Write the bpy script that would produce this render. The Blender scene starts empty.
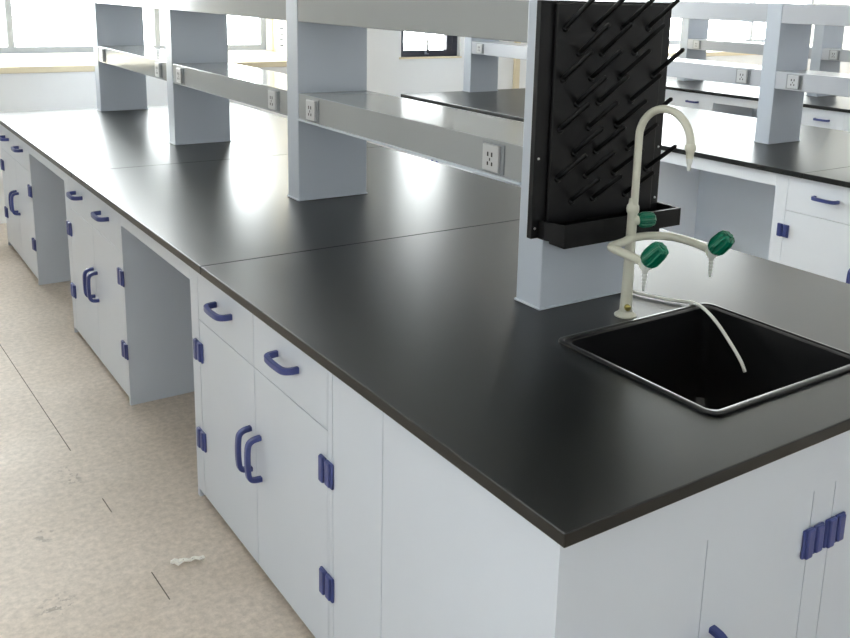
import bpy, bmesh, math, random
from mathutils import Vector, Matrix
random.seed(7)
SC = bpy.context.scene
COL = SC.collection
PI = math.pi

# ------------------------------------------------------------------ camera
cam_d = bpy.data.cameras.new('camera'); cam = bpy.data.objects.new('camera', cam_d); COL.objects.link(cam)
YAW, PITCH, ROLL = math.radians(34.694), math.radians(12.754), math.radians(1.487)
fwd = Vector((math.sin(YAW)*math.cos(PITCH), math.cos(YAW)*math.cos(PITCH), -math.sin(PITCH)))
rt = Vector((math.cos(YAW), -math.sin(YAW), 0)); up = rt.cross(fwd)
rt2 = rt*math.cos(ROLL)+up*math.sin(ROLL); up2 = -rt*math.sin(ROLL)+up*math.cos(ROLL)
mw = Matrix((rt2, up2, -fwd)).transposed().to_4x4(); mw.translation = (-.88, -.939, 1.659)
cam.matrix_world = mw
cam_d.sensor_fit = 'HORIZONTAL'; cam_d.sensor_width = 36.0; cam_d.lens = 920.1/850*36.0
cam_d.shift_x = (425-451.238)/850; cam_d.shift_y = (201.414-319)/850
cam_d.clip_start = .05; cam_d.clip_end = 200
SC.camera = cam

# ------------------------------------------------------------------ world, exposure
SKY, SUNSIDE = .78, 22
wd = bpy.data.worlds.new('overcast_sky'); SC.world = wd; wd.use_nodes = True
bg = wd.node_tree.nodes['Background']; bg.inputs['Color'].default_value = (.98, 1.0, 1.0, 1)
_n = wd.node_tree.nodes; _l = wd.node_tree.links       # hazy sky, brighter on the side of the veiled sun (+Y)
_tc = _n.new('ShaderNodeTexCoord'); _sx = _n.new('ShaderNodeSeparateXYZ'); _mr = _n.new('ShaderNodeMapRange')
_l.new(_tc.outputs['Generated'], _sx.inputs[0]); _l.new(_sx.outputs['Y'], _mr.inputs[0])
_mr.interpolation_type = 'SMOOTHSTEP'
for _i, _v in zip((1, 2, 3, 4), (.1, .9, SKY, SKY*SUNSIDE)): _mr.inputs[_i].default_value = _v
_l.new(_mr.outputs[0], bg.inputs['Strength'])
SC.view_settings.view_transform = 'Standard'; SC.view_settings.look = 'None'
SC.view_settings.gamma = 1; SC.view_settings.use_curve_mapping = False
SC.view_settings.exposure = .33
try:
    SC.cycles.sample_clamp_indirect = 8; SC.cycles.max_bounces = 10; SC.cycles.diffuse_bounces = 6
    SC.cycles.transparent_max_bounces = 16
except Exception: pass

# ------------------------------------------------------------------ materials
def mat(name, col, rough=.5, metal=0, spec=.5, var=.0, vscale=8, bump=0, bscale=60, coat=0):
    m = bpy.data.materials.new(name); m.use_nodes = True
    nt = m.node_tree; b = nt.nodes['Principled BSDF']
    b.inputs['Roughness'].default_value = rough; b.inputs['Metallic'].default_value = metal
    b.inputs['Specular IOR Level'].default_value = spec; b.inputs['Coat Weight'].default_value = coat
    tc = nt.nodes.new('ShaderNodeTexCoord'); nz = nt.nodes.new('ShaderNodeTexNoise')
    nz.inputs['Scale'].default_value = vscale; nz.inputs['Detail'].default_value = 4
    nt.links.new(tc.outputs['Object'], nz.inputs['Vector'])
    mx = nt.nodes.new('ShaderNodeMixRGB'); mx.inputs[1].default_value = (*[c*(1-var) for c in col], 1)
    mx.inputs[2].default_value = (*[min(1, c*(1+var)) for c in col], 1)
    nt.links.new(nz.outputs['Fac'], mx.inputs[0]); nt.links.new(mx.outputs[0], b.inputs['Base Color'])
    if bump:
        n2 = nt.nodes.new('ShaderNodeTexNoise'); n2.inputs['Scale'].default_value = bscale
        nt.links.new(tc.outputs['Object'], n2.inputs['Vector'])
        bp = nt.nodes.new('ShaderNodeBump'); bp.inputs['Strength'].default_value = bump; bp.inputs['Distance'].default_value = .002
        nt.links.new(n2.outputs['Fac'], bp.inputs['Height']); nt.links.new(bp.outputs['Normal'], b.inputs['Normal'])
    return m
M = {}
M['white'] = mat('white_polypropylene', (.60, .65, .73), .32, var=.015)
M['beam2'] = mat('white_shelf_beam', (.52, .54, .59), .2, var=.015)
M['beam'] = mat('shaded_shelf_beam', (.36, .38, .39), .12, var=.015)  # greyed so the near rack looks shaded; the shade is in the colour
M['post'] = mat('white_post_panel', (.54, .59, .67), .3, var=.015)
M['lit_white'] = mat('lit_white_polypropylene', (.84, .88, .94), .32, var=.01)  # same plastic as the near bench, lightened to stand for stronger light
M['back'] = mat('grey_panel', (.70, .77, .86), .4, var=.02)
M['worktop'] = mat('black_epoxy_worktop', (.005, .006, .006), .32, spec=.42, var=.25, vscale=14, bump=.006, bscale=260)
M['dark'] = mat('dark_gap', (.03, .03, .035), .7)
M['joint'] = mat('floor_joint_dirt', (.12, .10, .085), .9)
M['blue'] = mat('navy_blue_plastic', (.048, .066, .23), .33, var=.1)
M['black'] = mat('black_polypropylene', (.004, .004, .005), .45, spec=.28, var=.2)
M['sink'] = mat('black_sink_plastic', (.006, .006, .007), .3, var=.2)
M['ivory'] = mat('ivory_coated_brass', (.62, .62, .53), .3, var=.03)
M['nozzle'] = mat('pale_grey_plastic', (.62, .64, .62), .3)
M['green'] = mat('green_plastic', (.0, .135, .075), .3, var=.1)
M['hose'] = mat('white_rubber_hose', (.78, .78, .72), .4)
M['brass'] = mat('brass', (.45, .38, .12), .35, metal=.8)
M['steel'] = mat('steel_screw', (.7, .7, .7), .3, metal=.9)
M['wall'] = mat('wall_paint_white', (.84, .84, .84), .8, var=.01)
M['cream'] = mat('cream_stone', (.78, .68, .49), .7, var=.03)
M['ceil'] = mat('ceiling_paint', (.82, .82, .81), .9)
M['frame'] = mat('grey_aluminium_frame', (.30, .33, .38), .4, var=.03)
M['dframe'] = mat('dark_aluminium_frame', (.03, .03, .045), .4)
M['socket'] = mat('socket_plate_white', (.55, .56, .58), .3)
M['socketgrey'] = mat('socket_surround_grey', (.27, .29, .31), .4)
M['scrap'] = mat('white_paper_scrap', (.8, .78, .72), .7)
def glass_mat():
    m = bpy.data.materials.new('window_glass'); m.use_nodes = True; nt = m.node_tree
    nt.nodes.remove(nt.nodes['Principled BSDF']); out = nt.nodes['Material Output']
    t = nt.nodes.new('ShaderNodeBsdfTransparent'); t.inputs[0].default_value = (.96, .98, .98, 1)
    g = nt.nodes.new('ShaderNodeBsdfGlossy'); g.inputs['Roughness'].default_value = .02
    mx = nt.nodes.new('ShaderNodeMixShader')
    mx.inputs[0].default_value = .04
    nt.links.new(t.outputs[0], mx.inputs[1]); nt.links.new(g.outputs[0], mx.inputs[2])
    nt.links.new(mx.outputs[0], out.inputs['Surface']); return m
M['glass'] = glass_mat()
def floor_mat():
    m = bpy.data.materials.new('worn_concrete_floor'); m.use_nodes = True; nt = m.node_tree; L = nt.links
    b = nt.nodes['Principled BSDF']; N = nt.nodes.new
    tc = N('ShaderNodeTexCoord'); co = tc.outputs['Object']
    def noise(scale, det=5, rough=.6):
        n = N('ShaderNodeTexNoise'); n.inputs['Scale'].default_value = scale; n.inputs['Detail'].default_value = det
        n.inputs['Roughness'].default_value = rough; L.new(co, n.inputs['Vector']); return n.outputs['Fac']
    def ramp(fac, a, ca, c, cb):
        r = N('ShaderNodeValToRGB'); r.color_ramp.elements[0].position = a; r.color_ramp.elements[0].color = (*ca, 1)
        r.color_ramp.elements[1].position = c; r.color_ramp.elements[1].color = (*cb, 1); L.new(fac, r.inputs[0]); return r.outputs[0]
    base = ramp(noise(1.6), .3, (.57, .495, .42), .7, (.69, .61, .535))
    fine = ramp(noise(45, 6, .7), .35, (.80, .79, .78), .65, (1.08, 1.07, 1.06))
    mu = N('ShaderNodeMixRGB'); mu.blend_type = 'MULTIPLY'; mu.inputs[0].default_value = 1
    L.new(base, mu.inputs[1]); L.new(fine, mu.inputs[2])
    # scuff stains
    st = ramp(noise(5.5, 8, .75), .66, (1, 1, 1), .74, (.72, .69, .66))
    m2 = N('ShaderNodeMixRGB'); m2.blend_type = 'MULTIPLY'; m2.inputs[0].default_value = .8
    L.new(mu.outputs[0], m2.inputs[1]); L.new(st, m2.inputs[2])
    cur = m2.outputs[0]
    for (cx, cy, sx, sy) in ((-.30, 2.17, .05, .10), (-.449, 1.84, .04, .06), (-.49, 1.47, .07, .07), (-.57, 2.6, .08, .12)):
        mp = N('ShaderNodeMapping'); mp.inputs['Location'].default_value = (-cx/sx, -cy/sy, 0); mp.inputs['Scale'].default_value = (1/sx, 1/sy, 1)
        L.new(co, mp.inputs['Vector']); ln = N('ShaderNodeVectorMath'); ln.operation = 'LENGTH'; L.new(mp.outputs[0], ln.inputs[0])
        a = N('ShaderNodeMapRange'); L.new(ln.outputs['Value'], a.inputs[0])
        for i_, v_ in zip((1, 2, 3, 4), (.4, 1, .5, 0)): a.inputs[i_].default_value = v_
        mm = N('ShaderNodeMath'); mm.operation = 'MULTIPLY'; L.new(a.outputs[0], mm.inputs[0])
        st2 = ramp(noise(38, 3, .6), .54, (0, 0, 0), .60, (1, 1, 1)); L.new(st2, mm.inputs[1])
        mk = N('ShaderNodeMixRGB'); L.new(mm.outputs[0], mk.inputs[0]); L.new(cur, mk.inputs[1]); mk.inputs[2].default_value = (.16, .14, .12, 1); cur = mk.outputs[0]
    L.new(cur, b.inputs['Base Color'])
    rr = N('ShaderNodeMapRange'); L.new(noise(3), rr.inputs[0]); rr.inputs[3].default_value = .42; rr.inputs[4].default_value = .7
    L.new(rr.outputs[0], b.inputs['Roughness'])
    bp = N('ShaderNodeBump'); bp.inputs['Strength'].default_value = .25; bp.inputs['Distance'].default_value = .004
    L.new(noise(70, 4), bp.inputs['Height']); L.new(bp.outputs[0], b.inputs['Normal'])
    return m
M['floor'] = floor_mat()

# ------------------------------------------------------------------ mesh helpers
class MB:
    def __init__(s): s.bm = bmesh.new(); s.mats = []
    def mi(s, m):
        if m not in s.mats: s.mats.append(m)
        return s.mats.index(m)
    def _set(s, faces, m, smooth=False):
        i = s.mi(m)
        for f in faces: f.material_index = i; f.smooth = smooth
    def box(s, x0, x1, y0, y1, z0, z1, m, bev=0):
        t = bmesh.new(); r = bmesh.ops.create_cube(t, size=1)
        for v in t.verts: v.co = Vector(((x0+x1)/2+v.co.x*(x1-x0), (y0+y1)/2+v.co.y*(y1-y0), (z0+z1)/2+v.co.z*(z1-z0)))
        if bev: bmesh.ops.bevel(t, geom=t.edges[:], offset=bev, segments=2, profile=.5, affect='EDGES')
        s.join(t, m); return s
    def join(s, t, m, smooth=False):
        me = bpy.data.meshes.new('t'); t.to_mesh(me); t.free()
        n = len(s.bm.faces); s.bm.from_mesh(me); bpy.data.meshes.remove(me)
        s.bm.faces.ensure_lookup_table(); s._set(s.bm.faces[n:], m, smooth)
    def loft(s, rings, m, cap0=True, cap1=True, smooth=False):
        t = bmesh.new(); V = [[t.verts.new(p) for p in r] for r in rings]; n = len(rings[0])
        for a, b in zip(V[:-1], V[1:]):
            for i in range(n): t.faces.new((a[i], a[(i+1) % n], b[(i+1) % n], b[i]))
        if cap0: t.faces.new(list(reversed(V[0])))
        if cap1: t.faces.new(V[-1])
        bmesh.ops.recalc_face_normals(t, faces=t.faces[:]); s.join(t, m, smooth); return s
    def sweep(s, pts, prof, m, upv=(0, 0, 1), smooth=True, radii=None):
        """prof: list of (a,b) in the plane across the path"""
        pts = [Vector(p) for p in pts]; rings = []
        ref = Vector(upv)
        for i, p in enumerate(pts):
            d = (pts[min(i+1, len(pts)-1)]-pts[max(i-1, 0)]).normalized()
            a = ref-d*ref.dot(d)
            if a.length < 1e-4: a = Vector((1, 0, 0))-d*d.x
            a.normalize(); b = d.cross(a); ref = a
            k = radii[i] if radii else 1
            rings.append([p+a*(u*k)+b*(v*k) for u, v in prof])
        return s.loft(rings, m, smooth=smooth)
    def tube(s, pts, r, m, n=14, upv=(.13, .2, 1), radii=None):
        return s.sweep(pts, [(r*math.cos(2*PI*i/n), r*math.sin(2*PI*i/n)) for i in range(n)], m, upv, True, radii)
    def lathe(s, p0, axis, prof, m, n=24, flute=0, fl_from=0):
        """prof: list of (distance along axis, radius)"""
        p0 = Vector(p0); d = Vector(axis).normalized(); a = d.orthogonal().normalized(); b = d.cross(a); rings = []
        for j, (h, r) in enumerate(prof):
            ring = []
            for i in range(n):
                t = 2*PI*i/n; rr = r
                if flute and j >= fl_from: rr = r*(1+.09*(1 if math.cos(flute*t) > 0 else -1))
                ring.append(p0+d*h+a*(rr*math.cos(t))+b*(rr*math.sin(t)))
            rings.append(ring)
        return s.loft(rings, m, smooth=not flute)
    def build(s, name, parent=None):
        me = bpy.data.meshes.new(name); s.bm.to_mesh(me); s.bm.free()
        for m in s.mats: me.materials.append(M[m])
        fl = [p.use_smooth for p in me.polygons]
        if any(fl):
            me.set_sharp_from_angle(angle=math.radians(38)); me.polygons.foreach_set('use_smooth', fl)
        o = bpy.data.objects.new(name, me); COL.objects.link(o)
        if parent: o.parent = parent
        return o
def smooth_path(P, sub=8):
    P = [Vector(p) for p in P]; out = []
    for i in range(len(P)-1):
        p0 = P[max(i-1, 0)]; p1 = P[i]; p2 = P[i+1]; p3 = P[min(i+2, len(P)-1)]
        for k in range(sub):
            t = k/sub
            out.append(.5*((2*p1)+(p2-p0)*t+(2*p0-5*p1+4*p2-p3)*t*t+(3*p1-p0-3*p2+p3)*t**3))
    out.append(P[-1]); return out
def rrect(x0, x1, y0, y1, z, r, n=6):
    pts = []
    for cx, cy, a0 in ((x1-r, y1-r, 0), (x0+r, y1-r, PI/2), (x0+r, y0+r, PI), (x1-r, y0+r, 1.5*PI)):
        for k in range(n+1):
            a = a0+PI/2*k/n; pts.append((cx+r*math.cos(a), cy+r*math.sin(a), z))
    return pts
def empty(name, label, cat, loc=(0, 0, 0), group=None):
    o = bpy.data.objects.new(name, None); COL.objects.link(o); o.location = loc
    o.empty_display_size = .1; tag(o, label, cat, group); return o
def tag(o, label, cat, group=None):
    o['label'] = label; o['category'] = cat
    if group: o['group'] = group
    return o
def struct(o): o['kind'] = 'structure'; return o
def copy_tree(o, parent=None):
    c = o.copy(); COL.objects.link(c); c.parent = parent
    for ch in list(o.children): copy_tree(ch, c)
    return c

# ------------------------------------------------------------------ room
H, T = .85, .027              # worktop height and thickness
XL, XR, YF, YB = -3.6, 11.2, -4.5, 6.0
CE = 3.4
o = MB(); o.box(XL-.3, XR+.3, YF-.3, 7.6, -.1, 0, 'floor'); struct(o.build('floor'))
o = MB(); o.box(XL-.3, XR+.3, YF-.3, 7.6, CE, CE+.1, 'ceil'); struct(o.build('ceiling'))
# expansion joint in the floor (a shallow dark saw cut)
o = MB()
for ya, yb in ((2.35, 5.9), (1.86, 1.96), (1.33, 1.48)):
    o.loft([[(-.225-.035*(y-1.39)+dx, y, z) for dx, z in ((-.0016, .0004), (.0016, .0004), (.0016, -.004), (-.0016, -.004))] for y in (ya, yb)], 'joint')
struct(o.build('trim_1'))
def wall_y(name, y0, y1, x0, x1, holes=(), m='wall', z1=CE):
    """wall in the XZ plane, holes = (xa, xb, za, zb)"""
    o = MB(); x = x0
    for xa, xb, za, zb in sorted(holes):
        if xa > x: o.box(x, xa, y0, y1, 0, z1, m)
        o.box(xa, xb, y0, y1, 0, za, m); o.box(xa, xb, y0, y1, zb, z1, m); x = xb
    if x1 > x: o.box(x, x1, y0, y1, 0, z1, m)
    return struct(o.build(name))
def wall_x(name, x0, x1, y0, y1, holes=(), m='wall'):
    o = MB(); y = y0
    for ya, yb, za, zb in sorted(holes):
        if ya > y: o.box(x0, x1, y, ya, 0, CE, m)
        o.box(x0, x1, ya, yb, 0, za, m); o.box(x0, x1, ya, yb, zb, CE, m); y = yb
    if y1 > y: o.box(x0, x1, y, y1, 0, CE, m)
    return struct(o.build(name))
WH = 2.75
LW = [(-1.8, 3.2, .95, 2.4)]
wall_x('wall_left', XL-.2, XL, YF, 7.4, LW)
wall_x('wall_right', XR, XR+.2, YF, 7.4, [(1.5, 5.6, .95, WH)])  # opening added to let light in from the right
wall_y('wall_front', YF-.2, YF, XL-.2, XR+.2, [(.8, 7.5, .3, WH)])  # opening added behind the camera as a fill light
# back wall: two bays with deep ledges, a pier with a small window between them
BX, CX = 2.64, 5.3
wall_y('wall_back', YB, YB+.2, BX, CX, [(3.35, 3.98, 1.10, 1.85)])
wall_y('wall_back_bay', 7.12, 7.3, XL, BX+.2, [(-.6, 2.60, 1.10, 3.2)])
wall_y('wall_back_bay_right', 7.12, 7.3, CX-.2, XR, [(5.7, 10.9, 1.10, 3.2)])
wall_x('wall_bay_side', BX, BX+.2, YB+.2, 7.12, m='cream'); wall_x('wall_bay_side_right', CX-.2, CX, YB+.2, 7.12, m='cream')
for i, (a, b) in enumerate(((XL, BX), (CX, XR))):
    o = MB(); o.box(a, b, YB, YB+.12, 0, 1.045, 'wall'); struct(o.build('wall_ledge' if i == 0 else 'wall_ledge_right'))
    o = MB(); o.box(a, b, YB-.01, 7.12, 1.045, 1.09, 'cream', .004); struct(o.build('trim_%d' % (i+2)))
# vertical beige conduit on the pier
o = MB(); o.box(4.60, 4.66, YB-.03, YB, 0, CE, 'cream', .004); struct(o.build('trim_4'))
# slotted strip on the bay side wall
o = MB(); o.box(BX-.006, BX, 6.84, 6.96, 1.12, 1.9, 'wall')
for k in range(15): o.box(BX-.008, BX-.005, 6.86, 6.94, 1.15+k*.05, 1.165+k*.05, 'dark')
struct(o.build('trim_5'))
def window(n, axis, p0, p1, u0, u1, z0, z1, mull, fm, fw=.05, sill=False, latch=False):
    """frame, panes; axis 'y' = wall faces -Y (u is x), 'x' = wall along y (u is y)"""
    w = bpy.data.objects.new('window_%d' % n, None); COL.objects.link(w); struct(w)
    def bx(o, ua, ub, za, zb, a, b, m):
        if axis == 'y': o.box(ua, ub, a, b, za, zb, m)
        else: o.box(a, b, ua, ub, za, zb, m)
    o = MB()
    bx(o, u0, u1, z0, z0+fw, p0, p1, fm); bx(o, u0, u1, z1-fw, z1, p0, p1, fm)
    bx(o, u0, u0+fw, z0+fw, z1-fw, p0, p1, fm); bx(o, u1-fw, u1, z0+fw, z1-fw, p0, p1, fm)
    for k in mull: bx(o, k-fw/2, k+fw/2, z0+fw, z1-fw, p0, p1, fm)
    o.build('window_frame', w)
    ed = [u0+fw]+[q for k in mull for q in (k-fw/2, k+fw/2)]+[u1-fw]; pm = (p0+p1)/2
    for a, b in zip(ed[::2], ed[1::2]):
        o = MB(); bx(o, a, b, z0+fw, z1-fw, pm-.003, pm+.003, 'glass'); o.build('pane', w)
    if latch:
        o = MB(); o.box(3.645, 3.66, p0-.02, p0, z0+.03, z0+.15, 'dframe'); o.box(3.625, 3.665, p0-.012, p0, z0+.02, z0+.045, 'frame'); o.build('latch', w)
    return w
window(1, 'y', 7.18, 7.24, -.6, 2.60, 1.10, 3.2, (.43, 1.6), 'frame', .05)
window(2, 'y', 6.05, 6.10, 3.35, 3.98, 1.10, 1.85, (3.89,), 'dframe', .055, latch=True)
o = MB(); o.box(3.33, 3.99, 5.985, 6.12, 1.085, 1.10, 'cream', .002); struct(o.build('trim_6'))
window(3, 'y', 7.18, 7.24, 5.7, 10.9, 1.10, 3.2, (7.0, 8.3, 9.6), 'frame', .05)
for i, (a, b, c, d) in enumerate(LW): window(4+i, 'x', XL-.12, XL-.06, a, b, c, d, ((a+b)/2,), 'frame', .05)
window(6, 'y', YF-.14, YF-.08, .8, 7.5, .3, WH, (2.4, 4.1, 5.8), 'frame', .05)  # added out of view, brightens bench ends and posts facing the camera
window(5, 'x', XR+.06, XR+.12, 1.5, 5.6, .95, WH, (2.9, 4.3), 'frame', .05)  # added for more light on the right-hand benches

# ------------------------------------------------------------------ furniture builders
def handle_mesh(L, proj, m='blue'):
    """pull along local y, standing off towards -x"""
    r = .016
    pts = [(0, -L/2, 0), (-proj*.55, -L/2+.002, 0), (-proj*.88, -L/2+.010, 0), (-proj, -L/2+.026, 0), (-proj*1.04, 0, 0),
           (-proj, L/2-.026, 0), (-proj*.88, L/2-.010, 0), (-proj*.55, L/2-.002, 0), (0, L/2, 0)]
    pr = [(.0085, .005), (.0065, .007), (-.0065, .007), (-.0085, .005), (-.0085, -.005), (-.0065, -.007), (.0065, -.007), (.0085, -.005)]
    o = MB(); o.sweep(smooth_path(pts, 3), pr, m, (0, 0, 1)); return o
hm = handle_mesh(.125, .038); hm_o = hm.build('handle'); HANDLE = hm_o.data; bpy.data.objects.remove(hm_o)
def hinge_mesh():
    o = MB()
    for s in (-1, 1):
        o.box(-.007, 0, s*.0175-.0165, s*.0175+.0165, -.033, .033, 'blue', .003)
        o.box(-.013, -.004, s*.0165-.0115, s*.0165+.0115, -.033+.004*(s < 0), .033+.002*(s > 0), 'blue', .004)
    return o
ho = hinge_mesh().build('hinge'); HINGE = ho.data; bpy.data.objects.remove(ho)
def inst(name, me, parent, loc, rot=(0, 0, 0)):
    o = bpy.data.objects.new(name, me); COL.objects.link(o); o.parent = parent; o.location = loc; o.rotation_euler = rot; return o
G = .002
def cabinet(label, X, y0, y1, near=.025, far=.07, depth=1.52, group='white drawer cabinets under the benches', wm='white'):
    """unit facing -X; its front plane is local x=0, near end local y=0"""
    c = empty('base_cabinet', label, 'cabinet', (X, y0, 0), group); w = y1-y0; Z1 = H-T
    o = MB(); t = .018
    o.box(.0, depth, 0, t, 0, Z1, wm, .001); o.box(.0, depth, w-t, w, 0, Z1, wm, .001)          # sides to the floor
    o.box(t, depth, t, w-t, .03, .05, wm); o.box(depth-t, depth, t, w-t, .05, Z1, wm)
    o.box(t+.002, depth-t, t, w-t, Z1-.02, Z1, wm)
    o.box(0, t, t, near-G/2, .03, Z1, wm); o.box(0, t, w-far+G/2, w-t, .03, Z1, wm)             # stiles
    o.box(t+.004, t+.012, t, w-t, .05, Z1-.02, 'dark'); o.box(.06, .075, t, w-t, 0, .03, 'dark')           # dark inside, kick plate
    o.build('carcass', c)
    a, b = near, w-far; mid = (a+b)/2; zd = .642
    for k, (p, q) in enumerate(((a, mid), (mid, b))):
        d = MB(); d.box(0, t, p+G/2, q-G/2, zd+G/2, Z1-.003, wm, .0015); d = d.build('drawer', c)
        inst('handle', HANDLE, d, (0, (p+q)/2, .738))
        d = MB(); d.box(0, t, p+G/2, q-G/2, .03, zd-G/2, wm, .0015); d = d.build('door', c)
        inst('handle', HANDLE, d, (0, mid+(-.034 if k == 0 else .034), .383), (PI/2, 0, 0))
        for z in (.537, .232): inst('hinge', HINGE, c, (0, a if k == 0 else b, z), (0, 0, 0))
    return c
def apron(label, X, y0, y1, wm='white'):
    o = MB(); o.box(X, X+.018, y0+.001, y1-.001, .752, H-T, wm, .001)
    return tag(o.build('apron_rail'), label, 'rail', 'apron rails over knee spaces')
def modesty(label, X, y0, y1):
    o = MB(); o.box(X, X+.018, y0+.001, y1-.001, 0.002, H-T, 'back', .001)
    return tag(o.build('knee_space_panel'), label, 'panel', 'panels at the back of knee spaces')
def slab(label, x0, x1, y0, y1, hole=None):
    o = MB()
    if not hole: o.box(x0, x1, y0, y1, H-T, H, 'worktop', .0025)
    else:
        t = bmesh.new(); xs = [x0, hole[0], hole[1], x1]; ys = [y0, hole[2], hole[3], y1]; V = {}
        for k, z in enumerate((H-T, H)):
            for i in range(4):
                for j in range(4): V[i, j, k] = t.verts.new((xs[i], ys[j], z))
        for i in range(3):
            for j in range(3):
                if (i, j) == (1, 1): continue
                t.faces.new([V[i, j, 1], V[i+1, j, 1], V[i+1, j+1, 1], V[i, j+1, 1]])
                t.faces.new([V[i, j, 0], V[i, j+1, 0], V[i+1, j+1, 0], V[i+1, j, 0]])
        for e in [e for e in t.edges if len(e.link_faces) == 1]:
            if e.verts[0].co.z > H-T/2:
                a, b = e.verts
                lo = {(round(v.co.x, 4), round(v.co.y, 4)): v for v in t.verts if v.co.z < H-T/2}
                t.faces.new([a, b, lo[round(b.co.x, 4), round(b.co.y, 4)], lo[round(a.co.x, 4), round(a.co.y, 4)]])
        bmesh.ops.recalc_face_normals(t, faces=t.faces[:])
        ed = [e for e in t.edges if len(e.link_faces) == 2 and abs(e.link_faces[0].normal.dot(e.link_faces[1].normal)) < .2 and
              (abs(e.verts[0].co.x-e.verts[1].co.x) < 1e-6 or abs(e.verts[0].co.y-e.verts[1].co.y) < 1e-6) and
              all(v.co.x in (x0, x1) or v.co.y in (y0, y1) or abs(v.co.x-x0) < 1e-5 or abs(v.co.x-x1) < 1e-5 or abs(v.co.y-y0) < 1e-5 or abs(v.co.y-y1) < 1e-5 for v in e.verts)]
        bmesh.ops.bevel(t, geom=ed, offset=.0025, segments=2, profile=.5, affect='EDGES')
        o.join(t, 'worktop')
    return tag(o.build('worktop'), label, 'worktop')
def socket_mesh():
    """twin outlet for the -X face of a shelf beam; local origin on the face"""
    o = MB()
    o.box(-.004, 0, -.050, .050, -.041, .041, 'socketgrey', .001)
    o.box(-.013, -.003, -.036, .036, -.037, .037, 'socket', .003)
    for (y, z, a, b) in ((-.008, .010, .003, .006), (.010, .010, .003, .006), (.001, -.004, .002, .004), (-.009, -.016, .003, .005), (.010, -.016, .003, .005)):
        o.box(-.0136, -.012, y-a, y+a, z-b, z+b, 'dark')
    return o
so = socket_mesh().build('power_socket'); SOCKET = so.data; bpy.data.objects.remove(so)
def rack(label, x0, x1, fronts, ya, yb, ztop=1.648, d=.10, bm_mat='beam'):
    r = empty('reagent_rack', label, 'rack', (0, 0, H), 'reagent racks on the benches'); zo = H
    def lz(z): return z-zo
    for y in fronts:
        o = MB(); o.box(x0, x1, y, y+d, 0, lz(ztop), 'post', .003)
        o.box(x0-.004, x1+.004, y-.004, y+d+.004, 0, .006, 'post', .002); o.build('post', r)
    spans = []
    if ya < fronts[0]-.05: spans.append((ya, fronts[0]))
    for a, b in zip(fronts[:-1], fronts[1:]): spans.append((a+d, b))
    if yb > fronts[-1]+d+.05: spans.append((fronts[-1]+d, yb))
    for a, b in spans:
        for lo, hi in ((1.172, 1.272), (1.54, ztop-.002)):
            o = MB(); o.box(x0+.002, x1-.002, a, b, lz(lo), lz(hi), bm_mat, .003)
            if lo < 1.3 and (a, b) == spans[0]: o.box(x0-.006, x1+.006, a, b, lz(lo)-.003, lz(lo)+.004, 'white', .001)
            bm = o.build('shelf_beam', r)
            if lo < 1.3:
                for y in ((a+.125, b-.125) if b-a > 1 else ((b-.125,) if a == ya else (a+.125,))):
                    inst('power_socket', SOCKET, bm, (x0+.002, y, lz(1.222)))
    return r

# ------------------------------------------------------------------ first island bench
W, LEN, SEAM = 1.58, 5.46, 1.631
SX0, SX1, SY0, SY1 = .515, 1.062, .142, .630
slab('glossy black worktop slab with the sink cut into it, nearest', 0, W, 0, SEAM-.001, (SX0+.02, SX1-.02, SY0+.02, SY1-.02))
slab('glossy black worktop slab between the two seams of the near bench', 0, W, SEAM+.001, 3.269)
slab('black worktop slab at the far end of the near bench, before the bay window', 0, W, 3.271, LEN)
# end cabinet with the doors facing the viewer
c = empty('sink_cabinet', 'white sink cabinet at the near bench end with blue double hinges', 'cabinet', (0, 0, 0))
o = MB(); F = .03; FE = .042; y1 = .607; Z1 = H-T; t = .018; xe = W-.03
o.box(F, F+t, FE+t, y1-.0015, 0, Z1, 'white'); o.box(xe-t, xe, FE+t, .698, 0, Z1, 'white')
o.box(F+t+.002, xe-t, .68, .698, .0, Z1, 'white'); o.box(F+t, xe-t, FE+t, .68, .03, .05, 'white')
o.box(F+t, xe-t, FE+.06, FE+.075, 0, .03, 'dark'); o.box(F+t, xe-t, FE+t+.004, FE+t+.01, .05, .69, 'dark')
o.box(.7285, .8015, FE, FE+t, .03, .677, 'white')
o.build('carcass', c)
o = MB(); o.box(F, xe, FE, FE+t, .677, Z1-.001, 'white'); o.build('front_panel', c)
doors = [(F-G/2, .40, 1), (.40, .727, 0), (.803, 1.165, 1), (1.165, xe+G/2, 0)]
for a, b, rgt in doors:
    d = MB(); d.box(a+G/2, b-G/2, FE, FE+t, .03, .677, 'white'); d = d.build('door', c)
    inst('handle', HANDLE, d, ((b-.036) if rgt else (a+.038), FE, .41), (PI/2, 0, PI/2))
    for z in (.562, .2):
        inst('hinge', HINGE, c, ((a+.010 if a > .5 else a+.04) if rgt else (b+.010 if b < 1 else b-.04), FE, z), (0, 0, PI/2))
o = MB(); o.box(.03, .048, y1+.0015, .8385, 0, Z1, 'white', .0015)
tag(o.build('filler_panel'), 'plain white filler panel between sink cabinet and nearest drawer cabinet', 'panel')
cabinet('white drawer cabinet nearest the camera, left of the plain filler panel', .03, .84, 1.82)
cabinet('white drawer cabinet of the near bench, between its two knee spaces', .03, 2.612, 3.58)
cabinet('white drawer cabinet of the near bench, farthest, at the left photo edge', .03, 4.42, 5.39)
apron('white apron rail over the nearer knee space of the near bench', .03, 1.82, 2.612)
apron('white apron rail over the farther knee space of the near bench', .03, 3.58, 4.42)
modesty('unseen grey panel closing the nearer knee space of the near bench', .8, 1.82, 2.612)  # both panels out of view, added to stop light passing under the bench
modesty('unseen grey panel closing the farther knee space of the near bench', .8, 3.58, 4.42)
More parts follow.
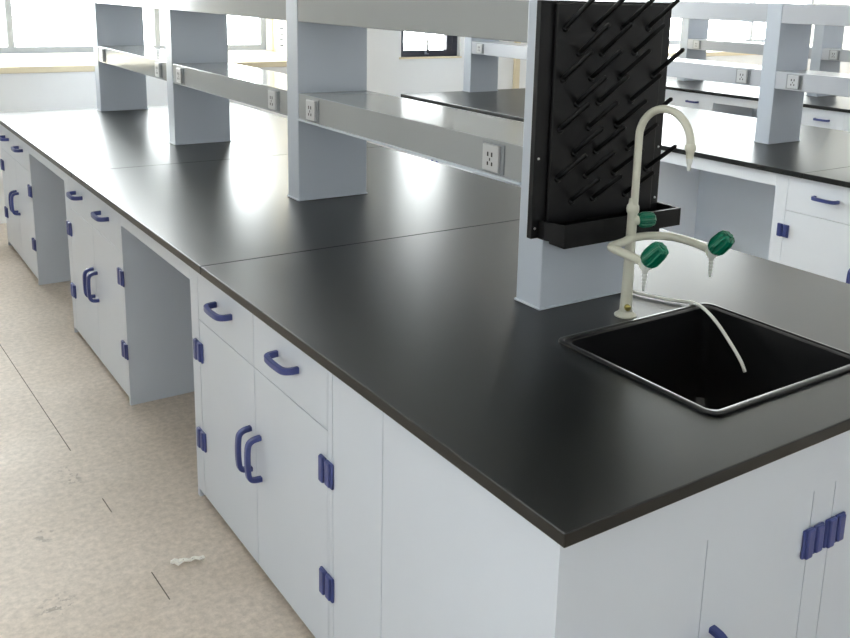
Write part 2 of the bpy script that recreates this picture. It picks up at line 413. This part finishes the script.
rack('white reagent rack with shade-greyed beams on the near bench with black pegboard on its end post', .627, .928, [.817, 2.283, 3.777, 5.271], .817, 5.371)

# ------------------------------------------------------------------ sink, tap, hose
o = MB()
def rr(i, z, r): return rrect(SX0+i, SX1-i, SY0+i, SY1-i, z, r)
zr = H+.0005
o.loft([rr(0, zr, .03), rr(.0, zr+.0045, .03), rr(.003, zr+.0065, .029), rr(.009, zr+.0065, .027), rr(.012, zr+.003, .026), rr(.020, zr+.003, .024),
        rr(.024, zr+.0005, .022), rr(.026, H-.03, .022), rr(.034, H-.25, .03), rr(.06, H-.285, .03), rr(.2, H-.29, .03)], 'sink', cap0=False, smooth=True)
o.loft([rr(.021, zr, .024), rr(.0225, H-.03, .024), rr(.031, H-.255, .03), rr(.058, H-.29, .03), rr(.2, H-.296, .03)], 'sink', cap0=False, smooth=True)
b = o.build('sink_basin')
s = empty('sink', 'black plastic drop-in sink basin set in the near worktop', 'sink', (0, 0, 0)); b.parent = s
o = MB(); o.lathe((.79, .386, H-.291), (0, 0, 1), [(0, .04), (.004, .04), (.006, .034), (.003, .03), (.003, .001)], 'black'); o.build('drain', s)

FX, FY = .797, .672
f = empty('lab_tap', 'ivory gooseneck lab tap with three green knobs behind the sink', 'tap', (FX, FY, H))
def L(x, y, z): return (x-FX, y-FY, z-H)
o = MB(); o.lathe((0, 0, .0005), (0, 0, 1), [(0, .029), (.004, .029), (.007, .024), (.012, .019), (.014, .015)], 'ivory'); o.build('base_flange', f)
o = MB(); o.lathe((0, 0, .012), (0, 0, 1), [(0, .0165), (.05, .0150), (.20, .0130), (.262, .0125), (.266, .0155), (.274, .0162), (.282, .0155), (.288, .012), (.3, .0105)], 'ivory')
o.build('column', f)
o = MB(); o.lathe((-.008, -.012, .028), (-.5, -.85, 0), [(0, .0085), (.008, .0085), (.009, .006)], 'brass', 12); b = o.build('set_screw', f); b['label'] = 'brass set screw'
gp = [L(.797, .668, 1.145), L(.797, .668, 1.24), L(.797, .668, 1.322)]
for k in range(1, 13):
    a = PI*k/12; gp.append(L(.797, .585+.083*math.cos(a), 1.322+.078*math.sin(a)))
o = MB(); o.tube(smooth_path(gp, 3), .0098, 'ivory'); o.build('gooseneck', f)
o = MB(); e = gp[-1]
o.lathe((e[0], e[1], e[2]+.006), (0, 0, -1), [(0, .0105), (.006, .0135), (.014, .0135), (.019, .010), (.034, .0085)], 'ivory')
o.lathe((e[0], e[1], e[2]-.028), (0, 0, -1), [(0, .0085), (.014, .0065), (.015, .0055), (.03, .0045)], 'nozzle'); o.build('outlet_nozzle', f)
arm = [L(.640, .470, 1.068), L(.645, .52, 1.070), L(.651, .57, 1.071), L(.664, .606, 1.069), L(.700, .628, 1.065), L(.748, .648, 1.061), L(.797, .668, 1.060),
       L(.850, .657, 1.062), L(.883, .62, 1.064), L(.893, .57, 1.064), L(.889, .52, 1.063), L(.881, .480, 1.061)]
o = MB(); o.tube(smooth_path(arm, 5), .0105, 'ivory'); o.build('outlet_arm', f)
def knob(p, ax, s=1, k=1):
    o = MB(); o.lathe(p, ax, [(-.012, .012), (.008, .012)], 'ivory', 16); st = o.build('valve_stem', f)
    o = MB(); o.lathe(p, ax, [(.002*k, .014*s), (.008*k, .019*s), (.018*k, .0225*s), (.046*k, .0215*s), (.058*k, .0185*s), (.063*k, .0135*s), (.063*k, .004)], 'green', 48, 8, 1)
    o.lathe(Vector(p)+Vector(ax).normalized()*.063*k, ax, [(0, .008*s), (.003, .007*s)], 'green', 12)
    kn = o.build('valve_knob', f); kn['label'] = 'green fluted knob'
def barb(p):
    o = MB(); pr = [(-.008, .0125), (.014, .0125), (.015, .0085)]
    for k in range(5): z = .018+k*.0085; pr += [(z, .0075-k*.0007), (z+.0075, .0052-k*.0005)]
    pr.append((.066, .0032)); o.lathe(p, (0, 0, -1), pr, 'nozzle', 16); o.build('hose_barb', f)
for p in (arm[0], arm[-1]):
    barb(p); knob(p, (.12, -.62, .72))
o = MB(); o.lathe(L(.797, .668, 1.105), (.9, -.35, 0), [(0, .01), (.022, .009)], 'ivory', 14); o.build('valve_stem', f)
knob(L(.808, .663, 1.107), (.9, -.42, .06), .85, .72)
hp = [(.950, .875, .8565), (.946, .82, .8565), (.946, .785, .8565), (.952, .755, .8565), (.980, .692, .8565), (1.000, .660, .8575), (1.006, .632, .861),
      (.998, .590, .862), (.968, .518, .851), (.950, .455, .819), (.940, .41, .787), (.936, .391, .765)]
o = MB(); o.tube(smooth_path(hp, 6), .0046, 'hose', 10); tag(o.build('hose'), 'thin white rubber hose hanging over the sink rim', 'hose')

# ------------------------------------------------------------------ peg drying rack on the near post
d = empty('drying_rack', 'black plastic peg drying rack hung on the nearest rack post', 'drying rack', (.79, .815, 1.06))
def D(x, y, z): return (x-.79, y-.815, z-1.06)
o = MB()
def dbox(o, x0, x1, y0, y1, z0, z1, bev=.002): o.box(x0-.79, x1-.79, y0-.815, y1-.815, z0-1.06, z1-1.06, 'black', bev)
dbox(o, .570, 1.022, .797, .8155, 1.056, 1.648); dbox(o, .612, .985, .786, .80, 1.09, 1.643, .004); o.build('back_panel', d)
o = MB(); z0, z1 = 1.056, 1.104
poly = [(.592, .797), (.592, .772), (.610, .716), (1.028, .716), (1.028, .797)]; inn = [(.599, .796), (.599, .775), (.615, .724), (1.020, .724), (1.020, .796)]
o.loft([[D(x, y, z0) for x, y in poly], [D(x, y, z1) for x, y in poly], [D(x, y, z1) for x, y in inn], [D(x, y, z0+.008) for x, y in inn]], 'black')
dbox(o, .622, .965, .728, .79, 1.038, 1.0565, .004); o.build('drip_tray', d)
for x, z in ((.582, 1.262), (.580, 1.083), (1.008, 1.262), (1.008, 1.12)):
    o = MB(); o.lathe(D(x, .7965, z), (0, -1, 0), [(0, .0035), (.002, .003), (.0028, .001)], 'steel', 10); o.build('screw', d)
pm = MB(); pm.lathe((0, .004, -.003), (0, -.80, .60), [(0, .011), (.006, .011), (.008, .0065), (.126, .0056), (.13, .003)], 'black', 10)
po = pm.build('peg', d); first = True
for r in range(8):
    z = 1.585-.0625*r
    for x in ((.64, .735, .835, .955 if r in (2, 6) else .925) if r % 2 == 0 else (.69, .765, .88)):
        q = po if first else po.copy()
        if not first: COL.objects.link(q)
        first = False; q.parent = d; q.location = D(x, .786, z)

# ------------------------------------------------------------------ second and third benches
X2 = 3.022
slab('black worktop slab of the middle bench, its near part right of the tap', X2, X2+W, 0, 1.704)
slab('black worktop slab of the middle bench, its long part behind the pegboard', X2, X2+W, 1.706, LEN)
cabinet('white drawer cabinet of the middle bench at the right photo edge', X2+.033, .90, 1.874, wm='lit_white')
cabinet('white drawer cabinet of the middle bench, behind the pegboard rack', X2+.033, 2.69, 3.65, wm='lit_white')
cabinet('white drawer cabinet of the middle bench, farthest, seen over the rack beam', X2+.033, 4.47, 5.44, wm='lit_white')
o = MB(); o.box(X2+.033, X2+.051, 0.03, .8985, 0, H-T, 'lit_white', .001)
tag(o.build('end_panel'), 'white end panel of the middle bench beyond the right photo edge', 'panel')
apron('white apron rail over the knee space seen right of the tap', X2+.033, 1.874, 2.69, wm='lit_white')
apron('white apron rail over the far knee space of the middle bench', X2+.033, 3.65, 4.47, wm='lit_white')
modesty('blue grey panel at the back of the knee space right of the tap', X2+.42, 1.874, 2.69)
modesty('grey panel at the back of the far knee space of the middle bench', X2+.6, 3.65, 4.47)
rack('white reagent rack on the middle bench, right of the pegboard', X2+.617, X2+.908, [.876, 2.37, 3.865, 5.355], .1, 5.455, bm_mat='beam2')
X3 = 5.75
slab('black worktop of the third bench, farthest right', X3, X3+W, 0, LEN+.1)
cabinet('white drawer cabinet of the third bench, at the right photo edge behind the middle rack', X3+.033, 2.85, 3.72, wm='lit_white')
cabinet('white drawer cabinet of the third bench, just right of the pegboard', X3+.033, 4.57, 5.5, wm='lit_white')
o = MB(); o.box(X3+.033, X3+.051, .03, 2.8485, 0, H-T, 'lit_white', .001)
tag(o.build('end_panel'), 'white end panel of the third bench beyond the right photo edge', 'panel')
apron('white apron rail over the knee space of the third bench', X3+.033, 3.72, 4.57, wm='lit_white')
modesty('grey panel at the back of the knee space of the third bench', X3+.6, 3.72, 4.57)
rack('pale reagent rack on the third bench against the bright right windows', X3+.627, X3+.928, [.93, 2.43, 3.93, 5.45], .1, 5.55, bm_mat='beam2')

# ------------------------------------------------------------------ floor litter
o = MB()
pts = [(-.170+.0095*k, 1.478-.0022*k+.006*math.sin(k*2.1), .008+.005*abs(math.sin(k*1.7))) for k in range(10)]
o.sweep(smooth_path(pts, 2), [(.006, .003), (.001, .009), (-.006, .001), (-.001, -.009)], 'scrap', (0, 0, 1), False, [.6+.6*abs(math.sin(i*1.3)) for i in range(19)])
tag(o.build('paper_scrap'), 'small twisted white paper scrap on the concrete floor', 'litter')
